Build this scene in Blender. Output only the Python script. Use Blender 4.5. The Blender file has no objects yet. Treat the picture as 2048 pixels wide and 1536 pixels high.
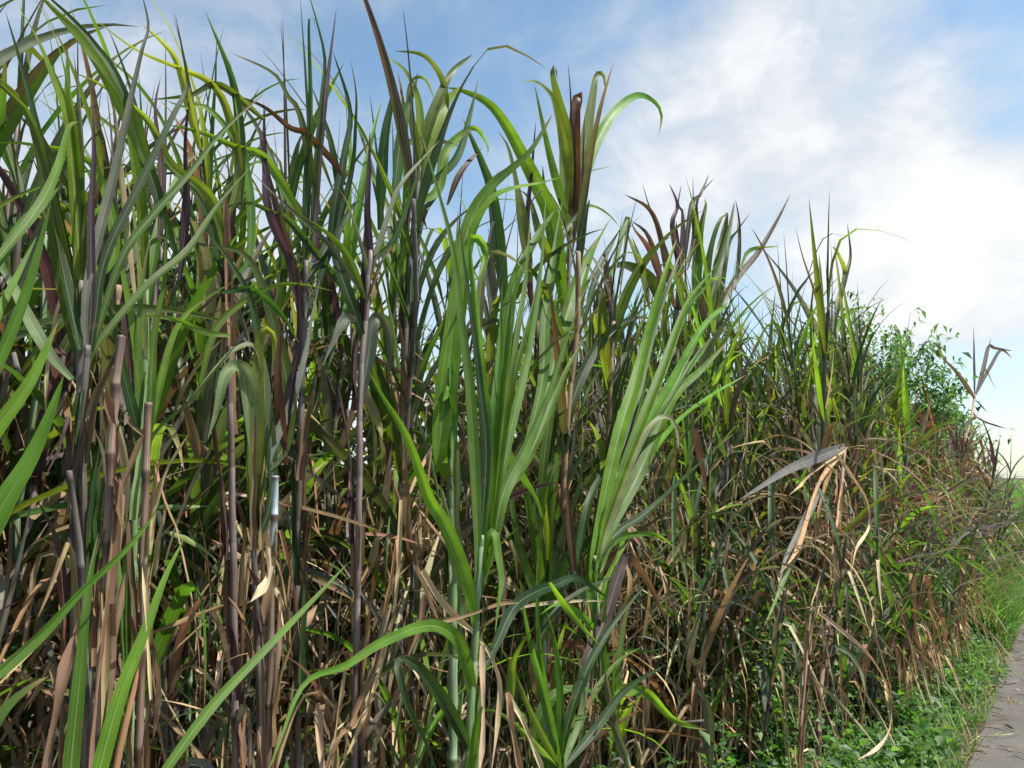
import bpy, math, random
import numpy as np
from mathutils import Vector, Matrix, Euler

# ------------------------------------------------------------------ camera, sky, sun
S = bpy.context.scene
RNG = np.random.default_rng(11)
random.seed(5)
C = bpy.data.collections.new('cane_scene'); S.collection.children.link(C)
F = 1462.0; PITCH = math.radians(7.3); CAMZ = 1.5
cd = bpy.data.cameras.new('camera'); cam = bpy.data.objects.new('camera', cd); C.objects.link(cam)
cam.location = (0, 0, CAMZ); cam.rotation_euler = (math.pi/2 + PITCH, 0, 0)
cd.sensor_width = 36; cd.lens = 36*F/2048; cd.clip_start = .05; cd.clip_end = 5000
S.camera = cam
S.render.resolution_x = 1024; S.render.resolution_y = 768
S.view_settings.view_transform = 'Standard'; S.view_settings.look = 'None'
S.view_settings.exposure = 0.72; S.view_settings.gamma = 1.0
S.cycles.max_bounces = 8; S.cycles.diffuse_bounces = 4; S.cycles.transmission_bounces = 4; S.cycles.glossy_bounces = 2
S.cycles.use_denoising = True

SUN_EL = math.radians(61); SUN_AZ = math.radians(102)      # azimuth clockwise from +Y
def pdir(px, py):
    x = (px-1024)/F; y = (768-py)/F
    v = Vector((x, math.cos(PITCH)-y*math.sin(PITCH), math.sin(PITCH)+y*math.cos(PITCH)))
    return v.normalized()

def make_world():
    w = bpy.data.worlds.new('World'); S.world = w; w.use_nodes = True
    nt = w.node_tree; nt.nodes.clear(); N = nt.nodes.new; L = nt.links.new
    out = N('ShaderNodeOutputWorld'); bg = N('ShaderNodeBackground'); L(bg.outputs[0], out.inputs[0])
    bg.inputs[1].default_value = 0.13
    sky = N('ShaderNodeTexSky'); sky.sky_type = 'NISHITA'; sky.sun_disc = False
    sky.sun_elevation = SUN_EL; sky.sun_rotation = SUN_AZ
    sky.air_density = 1.0; sky.dust_density = 0.7; sky.ozone_density = 1.0
    tc = N('ShaderNodeTexCoord')
    def math_(op, a, b=None, c=None, clamp=False):
        m = N('ShaderNodeMath'); m.operation = op; m.use_clamp = clamp
        for i, v in enumerate((a, b, c)):
            if v is None: continue
            if isinstance(v, (int, float)): m.inputs[i].default_value = v
            else: L(v, m.inputs[i])
        return m.outputs[0]
    def noise(scale, detail, rough, dist, squash=(1, 1, 1), loc=(0, 0, 0)):
        mp = N('ShaderNodeMapping'); mp.inputs['Scale'].default_value = squash; mp.inputs['Location'].default_value = loc
        L(tc.outputs['Generated'], mp.inputs[0])
        n = N('ShaderNodeTexNoise'); n.inputs['Scale'].default_value = scale; n.inputs['Detail'].default_value = detail
        n.inputs['Roughness'].default_value = rough; n.inputs['Distortion'].default_value = dist
        L(mp.outputs[0], n.inputs['Vector']); return n.outputs['Fac']
    n1 = noise(2.6, 9, .58, .5, (1, 1, 1.7), (3.1, .4, 1.2))
    n2 = noise(9, 8, .62, .4, (1, 1, 1.3), (1, 5, 2))
    nn = math_('ADD', math_('MULTIPLY', math_('SUBTRACT', n1, .5), 1.5), math_('MULTIPLY', math_('SUBTRACT', n2, .5), 1.1))
    dens = math_('ADD', nn, -0.12)
    wn = N('ShaderNodeTexNoise'); wn.inputs['Scale'].default_value = 7; wn.inputs['Detail'].default_value = 6; L(tc.outputs['Generated'], wn.inputs['Vector'])
    wv = N('ShaderNodeVectorMath'); wv.operation = 'MULTIPLY_ADD'; L(wn.outputs['Color'], wv.inputs[0]); wv.inputs[1].default_value = (.16, .16, .16); 
    wo = N('ShaderNodeVectorMath'); wo.operation = 'SUBTRACT'; L(tc.outputs['Generated'], wo.inputs[0]); wo.inputs[1].default_value = (.08, .08, .08); L(wo.outputs[0], wv.inputs[2])
    warp = wv.outputs[0]
    # cloud masses seen in the photograph, as directions in the sky: (px, py, angular radius, strength)
    blobs = [(1740, 230, .24, .30), (1560, 90, .16, .22), (1870, 480, .09, .62), (1960, 550, .08, .5), (1870, 650, .045, .6), (1980, 430, .14, .22),
             (1330, 330, .12, .22), (60, 430, .25, .45), (500, 600, .3, .4), (880, 180, .10, .12), (1900, 60, .2, .2), (1720, 700, .05, .3),
             (1080, 60, .28, -.2), (700, 60, .25, -.2), (1960, 720, .09, -.4), (1400, 480, .15, .1), (1200, 260, .08, .1), (2000, 20, .12, -.2)]
    for (px, py, r, s) in blobs:
        d = pdir(px, py)
        vm = N('ShaderNodeVectorMath'); vm.operation = 'DISTANCE'; L(warp, vm.inputs[0]); vm.inputs[1].default_value = d
        t = math_('DIVIDE', vm.outputs['Value'], r*1.5)
        g = math_('POWER', 2.718, math_('MULTIPLY', math_('MULTIPLY', t, t), -1.6))
        dens = math_('MULTIPLY_ADD', g, s, dens)
    sep = N('ShaderNodeSeparateXYZ'); L(tc.outputs['Generated'], sep.inputs[0])
    hz = math_('MULTIPLY', math_('POWER', math_('SUBTRACT', 1.0, sep.outputs[2], None, True), 7), .42)
    dens = math_('ADD', dens, hz)
    ramp = N('ShaderNodeMapRange'); ramp.interpolation_type = 'SMOOTHERSTEP'
    ramp.inputs[1].default_value = -.5; ramp.inputs[2].default_value = 1.0; L(dens, ramp.inputs[0])
    cc = N('ShaderNodeMapRange'); cc.inputs[1].default_value = .35; cc.inputs[2].default_value = 1.5
    cc.inputs[3].default_value = 4.1; cc.inputs[4].default_value = 5.3; L(math_('ADD', dens, math_('MULTIPLY', math_('SUBTRACT', n2, .5), 1.6)), cc.inputs[0])
    comb = N('ShaderNodeCombineXYZ')
    L(math_('MULTIPLY', cc.outputs[0], .965), comb.inputs[0]); L(math_('MULTIPLY', cc.outputs[0], .985), comb.inputs[1]); L(math_('MULTIPLY', cc.outputs[0], 1.0), comb.inputs[2])
    mx = N('ShaderNodeMix'); mx.data_type = 'RGBA'
    tint = N('ShaderNodeVectorMath'); tint.operation = 'MULTIPLY'; L(sky.outputs[0], tint.inputs[0]); tint.inputs[1].default_value = (.93, 1.03, .96)
    L(ramp.outputs[0], mx.inputs[0]); L(tint.outputs[0], mx.inputs[6]); L(comb.outputs[0], mx.inputs[7])
    L(mx.outputs[2], bg.inputs[0])
make_world()
sd = bpy.data.lights.new('sun', 'SUN'); sun = bpy.data.objects.new('sun', sd); C.objects.link(sun)
sd.energy = 5.0; sd.angle = math.radians(.5); sd.color = (1, .955, .88)
_sv = Vector((math.sin(SUN_AZ)*math.cos(SUN_EL), math.cos(SUN_AZ)*math.cos(SUN_EL), math.sin(SUN_EL)))
sun.rotation_euler = _sv.to_track_quat('Z', 'Y').to_euler(); sun.location = _sv*50

# ------------------------------------------------------------------ place geometry
HS, HC = math.sin(math.radians(37.4)), math.cos(math.radians(37.4))   # the hedge and path run this way
def sp(s, p, z=0.0):                    # s metres along the path, p metres to the left of the camera's line
    return np.array((s*HS - p*HC, s*HC + p*HS, z))
def P(px, py, p):                       # point of the photograph standing p metres left of the path line
    k = (px-1024)/F
    y = (768-py)/F
    fwd = math.cos(PITCH)-y*math.sin(PITCH)
    d = p/max(.03, fwd*HS - k*HC)
    return np.array((k*d, fwd*d, CAMZ + (math.sin(PITCH)+y*math.cos(PITCH))*d)), d

# ------------------------------------------------------------------ materials
def nodes(name):
    m = bpy.data.materials.new(name); m.use_nodes = True; nt = m.node_tree; nt.nodes.clear()
    o = nt.nodes.new('ShaderNodeOutputMaterial'); return m, nt, o
def blade_material(name, rough, spec, transl, stripe, dry=False):
    m, nt, out = nodes(name); N = nt.nodes.new; L = nt.links.new
    a = N('ShaderNodeAttribute'); a.attribute_name = 'Col'
    b = N('ShaderNodeAttribute'); b.attribute_name = 'Tra'
    uv = N('ShaderNodeUVMap'); uv.uv_map = 'UVMap'
    oi = N('ShaderNodeObjectInfo')
    mp = N('ShaderNodeMapping'); mp.inputs['Scale'].default_value = (16, 1.3, 1); L(uv.outputs[0], mp.inputs[0])
    n = N('ShaderNodeTexNoise'); n.inputs['Scale'].default_value = 1.0; n.inputs['Detail'].default_value = 4; L(mp.outputs[0], n.inputs[0])
    geo = N('ShaderNodeNewGeometry')
    n2 = N('ShaderNodeTexNoise'); n2.inputs['Scale'].default_value = 14; n2.inputs['Detail'].default_value = 5; L(geo.outputs['Position'], n2.inputs[0])
    def mr(src, a0, a1, b0, b1):
        r = N('ShaderNodeMapRange'); r.inputs[1].default_value = a0; r.inputs[2].default_value = a1; r.inputs[3].default_value = b0; r.inputs[4].default_value = b1
        L(src, r.inputs[0]); return r.outputs[0]
    def mul(x, y):
        r = N('ShaderNodeMath'); r.operation = 'MULTIPLY'; L(x, r.inputs[0])
        if isinstance(y, float): r.inputs[1].default_value = y
        else: L(y, r.inputs[1])
        return r.outputs[0]
    val = mul(mul(mr(n.outputs[0], .3, .7, .6, 1.4), mr(n2.outputs[0], .3, .7, .75, 1.25)), mr(oi.outputs['Random'], 0, 1, .75, 1.25))
    def scale(col):
        v = N('ShaderNodeVectorMath'); v.operation = 'SCALE'; L(col, v.inputs[0]); L(val, v.inputs['Scale']); return v.outputs[0]
    col = scale(a.outputs['Color'])
    # brown and yellow blemishes
    n3 = N('ShaderNodeTexNoise'); n3.inputs['Scale'].default_value = 42; n3.inputs['Detail'].default_value = 3; L(geo.outputs['Position'], n3.inputs[0])
    sm = N('ShaderNodeMix'); sm.data_type = 'RGBA'; L(mr(n3.outputs[0], .64, .72, 0, .5), sm.inputs[0]); L(col, sm.inputs[6])
    sm.inputs[7].default_value = (.17, .11, .05, 1)
    # withered, ragged margins and a pale midrib
    sx = N('ShaderNodeSeparateXYZ'); L(uv.outputs[0], sx.inputs[0])
    eg = N('ShaderNodeMath'); eg.operation = 'SUBTRACT'; L(sx.outputs[0], eg.inputs[0]); eg.inputs[1].default_value = .5
    eg2 = N('ShaderNodeMath'); eg2.operation = 'ABSOLUTE'; L(eg.outputs[0], eg2.inputs[0])
    n4 = N('ShaderNodeTexNoise'); n4.inputs['Scale'].default_value = 9; n4.inputs['Detail'].default_value = 4; L(geo.outputs['Position'], n4.inputs[0])
    ea = N('ShaderNodeMath'); ea.operation = 'ADD'; L(eg2.outputs[0], ea.inputs[0]); L(mr(n4.outputs[0], .35, .65, -.22, .06), ea.inputs[1])
    em = N('ShaderNodeMix'); em.data_type = 'RGBA'; L(mr(ea.outputs[0], .47, .52, 0, .75), em.inputs[0]); L(sm.outputs[2], em.inputs[6]); em.inputs[7].default_value = (.24, .17, .08, 1)
    sm = em
    ab = N('ShaderNodeMath'); ab.operation = 'SUBTRACT'; L(sx.outputs[0], ab.inputs[0]); ab.inputs[1].default_value = .5
    ab2 = N('ShaderNodeMath'); ab2.operation = 'ABSOLUTE'; L(ab.outputs[0], ab2.inputs[0])
    rib = mul(mr(ab2.outputs[0], .035, .06, 1, 0), mr(sx.outputs[1], .3, .95, stripe, 0))
    rm = N('ShaderNodeMix'); rm.data_type = 'RGBA'; L(rib, rm.inputs[0]); L(sm.outputs[2], rm.inputs[6])
    lt = N('ShaderNodeMix'); lt.data_type = 'RGBA'; lt.inputs[0].default_value = .55; L(a.outputs['Color'], lt.inputs[6]); lt.inputs[7].default_value = (.42, .5, .30, 1)
    L(lt.outputs[2], rm.inputs[7])
    pb = N('ShaderNodeBsdfPrincipled'); L(rm.outputs[2], pb.inputs['Base Color'])
    L(mr(n2.outputs[0], .3, .7, rough-.06, rough+.1), pb.inputs['Roughness']); pb.inputs['Specular IOR Level'].default_value = spec
    bump = N('ShaderNodeBump'); bump.inputs['Strength'].default_value = .3; bump.inputs['Distance'].default_value = .002
    L(n.outputs[0], bump.inputs['Height']); L(bump.outputs[0], pb.inputs['Normal'])
    tr = N('ShaderNodeBsdfTranslucent'); L(scale(b.outputs['Color']), tr.inputs[0])
    ms = N('ShaderNodeMixShader'); ms.inputs[0].default_value = transl; L(pb.outputs[0], ms.inputs[1]); L(tr.outputs[0], ms.inputs[2])
    L(ms.outputs[0], out.inputs[0]); return m
M_LEAF = blade_material('leaf_blade', .48, .27, .42, .5)
M_DRY = blade_material('dry_blade', .7, .2, .22, .25, True)
M_SMALL = blade_material('small_leaf', .5, .4, .4, .3)
def stalk_material():
    m, nt, out = nodes('stalk_skin'); N = nt.nodes.new; L = nt.links.new
    a = N('ShaderNodeAttribute'); a.attribute_name = 'Col'
    uv = N('ShaderNodeUVMap'); uv.uv_map = 'UVMap'
    mp = N('ShaderNodeMapping'); mp.inputs['Scale'].default_value = (14, 3, 1); L(uv.outputs[0], mp.inputs[0])
    n = N('ShaderNodeTexNoise'); n.inputs['Scale'].default_value = 1.2; n.inputs['Detail'].default_value = 6; n.inputs['Roughness'].default_value = .7; L(mp.outputs[0], n.inputs[0])
    r = N('ShaderNodeMapRange'); r.inputs[1].default_value = .3; r.inputs[2].default_value = .7; r.inputs[3].default_value = .35; r.inputs[4].default_value = 1.6; L(n.outputs[0], r.inputs[0])
    v = N('ShaderNodeVectorMath'); v.operation = 'SCALE'; L(a.outputs['Color'], v.inputs[0]); L(r.outputs[0], v.inputs['Scale'])
    pb = N('ShaderNodeBsdfPrincipled'); L(v.outputs[0], pb.inputs['Base Color']); pb.inputs['Roughness'].default_value = .55
    b = N('ShaderNodeBump'); b.inputs['Strength'].default_value = .4; b.inputs['Distance'].default_value = .003; L(n.outputs[0], b.inputs['Height']); L(b.outputs[0], pb.inputs['Normal'])
    L(pb.outputs[0], out.inputs[0]); return m
M_STALK = stalk_material()
def ground_material(name, c1, c2, scale, rough=.9, bump=.4, c3=None, speck=60):
    m, nt, out = nodes(name); N = nt.nodes.new; L = nt.links.new
    geo = N('ShaderNodeNewGeometry')
    n = N('ShaderNodeTexNoise'); n.inputs['Scale'].default_value = scale; n.inputs['Detail'].default_value = 9; n.inputs['Roughness'].default_value = .65; L(geo.outputs['Position'], n.inputs[0])
    cr = N('ShaderNodeValToRGB'); cr.color_ramp.elements[0].position = .35; cr.color_ramp.elements[0].color = (*c1, 1)
    cr.color_ramp.elements[1].position = .68; cr.color_ramp.elements[1].color = (*c2, 1)
    if c3: e = cr.color_ramp.elements.new(.5); e.color = (*c3, 1)
    L(n.outputs[0], cr.inputs[0])
    n2 = N('ShaderNodeTexNoise'); n2.inputs['Scale'].default_value = speck; n2.inputs['Detail'].default_value = 6; L(geo.outputs['Position'], n2.inputs[0])
    r = N('ShaderNodeMapRange'); r.inputs[1].default_value = .3; r.inputs[2].default_value = .7; r.inputs[3].default_value = .7; r.inputs[4].default_value = 1.3; L(n2.outputs[0], r.inputs[0])
    v = N('ShaderNodeVectorMath'); v.operation = 'SCALE'; L(cr.outputs[0], v.inputs[0]); L(r.outputs[0], v.inputs['Scale'])
    pb = N('ShaderNodeBsdfPrincipled'); L(v.outputs[0], pb.inputs['Base Color']); pb.inputs['Roughness'].default_value = rough; pb.inputs['Specular IOR Level'].default_value = .25
    b = N('ShaderNodeBump'); b.inputs['Strength'].default_value = bump; b.inputs['Distance'].default_value = .02; L(n2.outputs[0], b.inputs['Height']); L(b.outputs[0], pb.inputs['Normal'])
    L(pb.outputs[0], out.inputs[0]); return m
M_SOIL = ground_material('soil', (.035, .026, .015), (.05, .07, .02), 1.6, c3=(.07, .05, .03))
M_PATH = ground_material('asphalt', (.092, .083, .075), (.125, .114, .103), 2.2, .85, .25, speck=160)

# ------------------------------------------------------------------ mesh builder
MATS = [M_LEAF, M_DRY, M_STALK, M_SMALL]
LEAF, DRY, STALK, SMALL = 0, 1, 2, 3
class MB:
    def __init__(s): s.v = []; s.f = []; s.c = []; s.t = []; s.u = []; s.m = []; s.n = 0
    def grid(s, V, col, tra, uv=None, mat=0):
        n, m = V.shape[:2]
        idx = np.arange(n*m).reshape(n, m) + s.n
        q = np.stack([idx[:-1, :-1], idx[:-1, 1:], idx[1:, 1:], idx[1:, :-1]], -1).reshape(-1, 4)
        if uv is None:
            uv = np.stack(np.broadcast_arrays(np.linspace(0, 1, m)[None, :], np.linspace(0, 1, n)[:, None]), -1)
        s.v.append(V.reshape(-1, 3)); s.f.append(q); s.u.append(np.asarray(uv).reshape(-1, 2))
        s.c.append(np.broadcast_to(col, V.shape).reshape(-1, 3)); s.t.append(np.broadcast_to(tra, V.shape).reshape(-1, 3))
        s.m.append(np.full(len(q), mat)); s.n += n*m
    def raw(s, V, Q, col, tra, uv, mat):
        s.v.append(V); s.f.append(Q + s.n); s.u.append(uv); s.c.append(col); s.t.append(tra); s.m.append(np.full(len(Q), mat)); s.n += len(V)
    def mesh(s, name):
        V = np.concatenate(s.v).astype(np.float32); Q = np.concatenate(s.f).astype(np.int32)
        me = bpy.data.meshes.new(name)
        me.vertices.add(len(V)); me.vertices.foreach_set('co', V.ravel())
        me.loops.add(Q.size); me.loops.foreach_set('vertex_index', Q.ravel())
        me.polygons.add(len(Q)); me.polygons.foreach_set('loop_start', np.arange(0, Q.size, 4, dtype=np.int32))
        mi = np.concatenate(s.m); used = sorted(set(mi.tolist()))
        for k in used: me.materials.append(MATS[k])
        me.update(calc_edges=True)
        me.polygons.foreach_set('material_index', np.array([used.index(x) for x in mi.tolist()], dtype=np.int32))
        me.polygons.foreach_set('use_smooth', np.ones(len(Q), dtype=bool))
        one = np.ones((len(V), 1), np.float32)
        for nm, arr in (('Col', s.c), ('Tra', s.t)):
            at = me.attributes.new(nm, 'FLOAT_COLOR', 'POINT')
            at.data.foreach_set('color', np.hstack([np.concatenate(arr).astype(np.float32), one]).ravel())
        uvl = me.uv_layers.new(name='UVMap')
        uvl.data.foreach_set('uv', np.concatenate(s.u).astype(np.float32)[Q.ravel()].ravel())
        return me
    def build(s, name, parent=None):
        o = bpy.data.objects.new(name, s.mesh(name)); C.objects.link(o)
        if parent is not None: o.parent = parent
        return o
def tag(o, label, cat, group=None, kind=None):
    if label: o['label'] = label
    if cat: o['category'] = cat
    if group: o['group'] = group
    if kind: o['kind'] = kind
    return o
def empty(name, loc=(0, 0, 0), rot=(0, 0, 0)):
    o = bpy.data.objects.new(name, None); C.objects.link(o); o.location = loc; o.rotation_euler = rot; o.empty_display_size = .1
    return o

def spline(pts, n):                      # Catmull-Rom through pts, resampled evenly
    pts = np.asarray(pts, float)
    if len(pts) == 2: return pts[0] + (pts[1]-pts[0])*np.linspace(0, 1, n)[:, None]
    p = np.vstack([2*pts[0]-pts[1], pts, 2*pts[-1]-pts[-2]])
    out = []
    for i in range(1, len(p)-2):
        for t in np.linspace(0, 1, 12, endpoint=False):
            a, b, c, d = p[i-1], p[i], p[i+1], p[i+2]
            out.append(.5*((2*b) + (-a+c)*t + (2*a-5*b+4*c-d)*t*t + (-a+3*b-3*c+d)*t**3))
    out.append(p[-2]); out = np.array(out)
    L = np.concatenate([[0], np.cumsum(np.linalg.norm(np.diff(out, axis=0), axis=1))])
    u = np.linspace(0, L[-1], n)
    return np.stack([np.interp(u, L, out[:, k]) for k in range(3)], 1)
def norm(a): return a/np.maximum(1e-9, np.linalg.norm(a, axis=-1, keepdims=True))
def tangents(c): return norm(np.gradient(c, axis=0))

# leaf kinds: surface colour, colour of the light it lets through
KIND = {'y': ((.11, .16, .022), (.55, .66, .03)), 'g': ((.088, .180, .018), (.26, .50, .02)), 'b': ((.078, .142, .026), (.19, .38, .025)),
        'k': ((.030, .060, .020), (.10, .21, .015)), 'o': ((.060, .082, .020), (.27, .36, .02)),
        'p': ((.072, .047, .045), (.16, .09, .035)), 'v': ((.072, .040, .052), (.13, .05, .055)),
        'w': ((.165, .215, .095), (.25, .30, .10)), 'r': ((.095, .042, .026), (.28, .10, .03)),
        'd': ((.50, .37, .22), (.42, .28, .13)), 'n': ((.22, .13, .075), (.22, .12, .06)),
        't': ((.30, .19, .10), (.30, .18, .07)), 's': ((.16, .155, .125), (.17, .17, .06))}
def ribbon(mb, c, side, w, col, tra, fold=.30, wave=.0, mat=LEAF, m=5, rng=RNG, tip=None):
    """a leaf blade along curve c; side = unit vectors across it, w = half widths"""
    n = len(c); T = tangents(c); side = norm(side - (side*T).sum(1, keepdims=True)*T); Nn = np.cross(T, side)
    a = np.linspace(-1, 1, m)
    u = np.linspace(0, 1, n)
    ph = rng.uniform(0, 6.28, 2); fr = rng.uniform(9, 20)
    V = c[:, None, :] + side[:, None, :]*(a[None, :, None]*w[:, None, None]*math.cos(fold))
    lift = np.abs(a)[None, :]*w[:, None]*math.sin(fold)
    if wave: lift = lift + wave*w[:, None]*(np.sin(fr*u+ph[0])[:, None]*(a[None, :] > .1)*np.abs(a) + np.sin(fr*.83*u+ph[1])[:, None]*(a[None, :] < -.1)*np.abs(a))
    V = V + Nn[:, None, :]*lift[..., None]
    col = np.asarray(col); tra = np.asarray(tra)
    if tip is not None:                 # withered tip
        g = np.clip((u-tip[0])/max(.02, 1-tip[0]), 0, 1)[:, None, None]
        col = col*(1-g)+np.asarray(tip[1])*g; tra = tra*(1-g)+np.asarray(tip[2])*g
    mb.grid(V, col, tra, mat=mat)
def leafwidth(u, base=.45, peak=.3):
    return np.where(u < peak, base+(1-base)*np.sin(np.clip(u/peak, 0, 1)*math.pi/2), np.clip((1-u)/(1-peak), 0, 1)**.72)

def tube(mb, c, r, col, k=7, mat=STALK, vlen=1.0, tra=(.05, .05, .02)):
    T = tangents(c); ref = np.array((.31, .95, .05)); A = norm(np.cross(T, ref)); B = np.cross(T, A)
    th = np.linspace(0, 2*math.pi, k+1)
    V = c[:, None, :] + r[:, None, None]*(np.cos(th)[None, :, None]*A[:, None, :]+np.sin(th)[None, :, None]*B[:, None, :])
    uv = np.stack(np.broadcast_arrays(np.linspace(0, 1, k+1)[None, :], (np.linspace(0, 1, len(c))*vlen)[:, None]), -1)
    col = np.asarray(col)
    if col.ndim == 2: col = col[:, None, :]
    mb.grid(V, np.broadcast_to(col, V.shape), tra, uv, mat)

SK = {'p': ((.15, .10, .09), (.25, .20, .185), (.06, .035, .035)), 'g': ((.13, .20, .075), (.26, .36, .22), (.10, .14, .05)),
      'd': ((.26, .15, .09), (.36, .24, .15), (.10, .055, .035)), 'w': ((.26, .30, .33), (.48, .54, .58), (.10, .06, .05)),
      'k': ((.08, .058, .045), (.16, .14, .13), (.03, .02, .02)), 'n': ((.17, .105, .075), (.25, .17, .12), (.09, .05, .035))}
def stalk(mb, c, r0, r1, kind, rng=RNG, internode=.17, top_cut=False, sheath=.5, k=7):
    """culm with nodes; above `sheath` (fraction) wrapped in leaf sheaths that step outwards"""
    L = np.concatenate([[0], np.cumsum(np.linalg.norm(np.diff(c, axis=0), axis=1))]); tot = L[-1]
    base, pale, node = [np.array(x) for x in SK[kind]]
    zs, rs, cs = [], [], []
    z = 0; i = 0
    while z < tot-.02:
        seg = min(internode*rng.uniform(.75, 1.2), tot-z)
        f = z/tot; r = r0*(1-f)+r1*f
        sh = f > sheath
        if kind == 'w' and f < .84: base, pale, node = [np.array(x)*.75 for x in SK['n']]; sh = rng.random() < .5
        elif kind == 'w': base, pale, node = [np.array(x) for x in SK['w']]
        tone = base*rng.uniform(.75, 1.2)
        if rng.random() < .4: tone = tone*.6+pale*.4
        if sh:
            q = [(0, 1.02, tone*.75), (.12, 1.16, tone), (.5, 1.12, tone*.95), (.97, 1.06, (tone+pale)/2)]
        else:
            q = [(0, 1.16, node), (.05, 1.2, node*.8), (.1, 1.0, pale), (.3, .96, (tone+pale)/2), (.8, .97, tone), (.95, 1.05, node)]
        for (a, b, cc) in q:
            zs.append(z+a*seg); rs.append(r*b); cs.append(cc)
        z += seg; i += 1
    zs.append(tot); rs.append(r1*(1.0 if top_cut else .5)); cs.append(base)
    if top_cut:
        zs.append(tot+.0005); rs.append(r1*.55); cs.append(pale*1.3)
        zs.append(tot-.004); rs.append(.0006); cs.append(pale*1.1)
    zz = np.array(zs)
    ext = np.stack([np.interp(np.minimum(zz, tot), L, c[:, j]) for j in range(3)], 1)
    if top_cut:
        T = norm(c[-1]-c[-2]); ext[-2] = c[-1]+T*.0005; ext[-1] = c[-1]-T*.004
        d = tangents(ext[:-2]); 
        T3 = np.vstack([d, T, T])
    else: T3 = tangents(ext + np.arange(len(ext))[:, None]*1e-9)
    ref = np.array((.31, .95, .05)); A = norm(np.cross(T3, ref)); B = np.cross(T3, A)
    th = np.linspace(0, 2*math.pi, k+1); r = np.array(rs)
    V = ext[:, None, :] + r[:, None, None]*(np.cos(th)[None, :, None]*A[:, None, :]+np.sin(th)[None, :, None]*B[:, None, :])
    uv = np.stack(np.broadcast_arrays(np.linspace(0, 1, k+1)[None, :], (zz*3)[:, None]), -1)
    mb.grid(V, np.array(cs)[:, None, :], (.05, .05, .02), uv, STALK)

def jitter(kind, rng=RNG, amt=.22):
    c, t = KIND[kind]; k = 1+rng.uniform(-amt, amt); h = rng.uniform(-.12, .12, 3)
    return np.array(c)*k*(1+h), np.array(t)*k*(1+h)

# ------------------------------------------------------------------ free-standing leaf for generated canes
def grown_leaf(mb, base, az, el, L, w, bend, rng, kind, kink=None, twist=0., roll=0., n=14, m=5, mat=LEAF, power=1.5, fold=.3, tip=None, wave=.12, drift=0.):
    u = np.linspace(0, 1, n)
    e = el - bend*u**power
    if kink is not None: e = e - kink[1]/(1+np.exp(-(u-kink[0])*40))
    e = np.maximum(e, -1.5)
    a = az + drift*u
    D = np.stack([np.cos(e)*np.cos(a), np.cos(e)*np.sin(a), np.sin(e)], 1)
    step = L/(n-1)
    c = base + np.vstack([[0, 0, 0], np.cumsum((D[:-1]+D[1:])/2*step, axis=0)])
    hs = np.stack([-np.sin(a), np.cos(a), 0*a], 1)
    Nn = np.cross(D, hs)
    th = roll + twist*u
    side = hs*np.cos(th)[:, None] + Nn*np.sin(th)[:, None]
    col, tra = jitter(kind, rng)
    if mat == LEAF and n > 8:
        c2, t2 = jitter({'v': 'k', 'p': 'k', 'k': 'o', 'o': 'k', 'g': 'b', 'b': 'g', 's': 'k', 'w': 'g', 'r': 'p'}.get(kind, kind), rng)
        g = (np.clip(rng.uniform(-.3, .6)+rng.uniform(.2, 1.1)*(1-u), 0, 1))[:, None, None]; col = col*(1-g)+c2*g; tra = tra*(1-g)+t2*g
    ribbon(mb, c, side, leafwidth(u)*w, col, tra, fold, wave, mat, m, rng, tip)

DT = ((.30, .20, .10), (.30, .18, .06))
def sheaths(c, r, rng, count, kinds, lo=.05, hi=.8, n=9, m=5):
    """old leaf sheaths that clasp the culm and peel away from it; one ribbon each"""
    out = []; L = np.concatenate([[0], np.cumsum(np.linalg.norm(np.diff(c, axis=0), axis=1))]); tot = L[-1]
    at_ = lambda z: np.stack([np.interp(z, L, c[:, j]) for j in range(3)], -1)
    for i in range(count):
        z0 = tot*rng.uniform(lo, hi); ln = rng.uniform(.14, .38); a0 = rng.uniform(0, 6.28); peel = rng.uniform(0, .07)
        u = np.linspace(0, 1, n); cc = at_(np.minimum(z0+ln*u, tot)); cc[:, 2] += np.maximum(0, z0+ln*u-tot)
        a = a0+rng.normal(0, .5)*u; off = r*1.12+peel*u**2.5
        D = np.stack([np.cos(a), np.sin(a), 0*a], 1); cc = cc+D*off[:, None]
        if rng.random() < .3: cc[:, 2] -= 2*np.maximum(0, u-.7)*ln         # tip folded back down
        side = np.stack([-np.sin(a), np.cos(a), 0*a], 1)
        w = r*rng.uniform(1.0, 1.7)*(1-.55*u**2)*np.where(u > .93, .3, 1)
        col, tra = jitter(str(rng.choice(list(kinds))), rng)
        b = MB(); ribbon(b, cc, side, w, col, tra, -.75, .25, DRY, m, rng); out.append(b)
    return out
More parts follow.
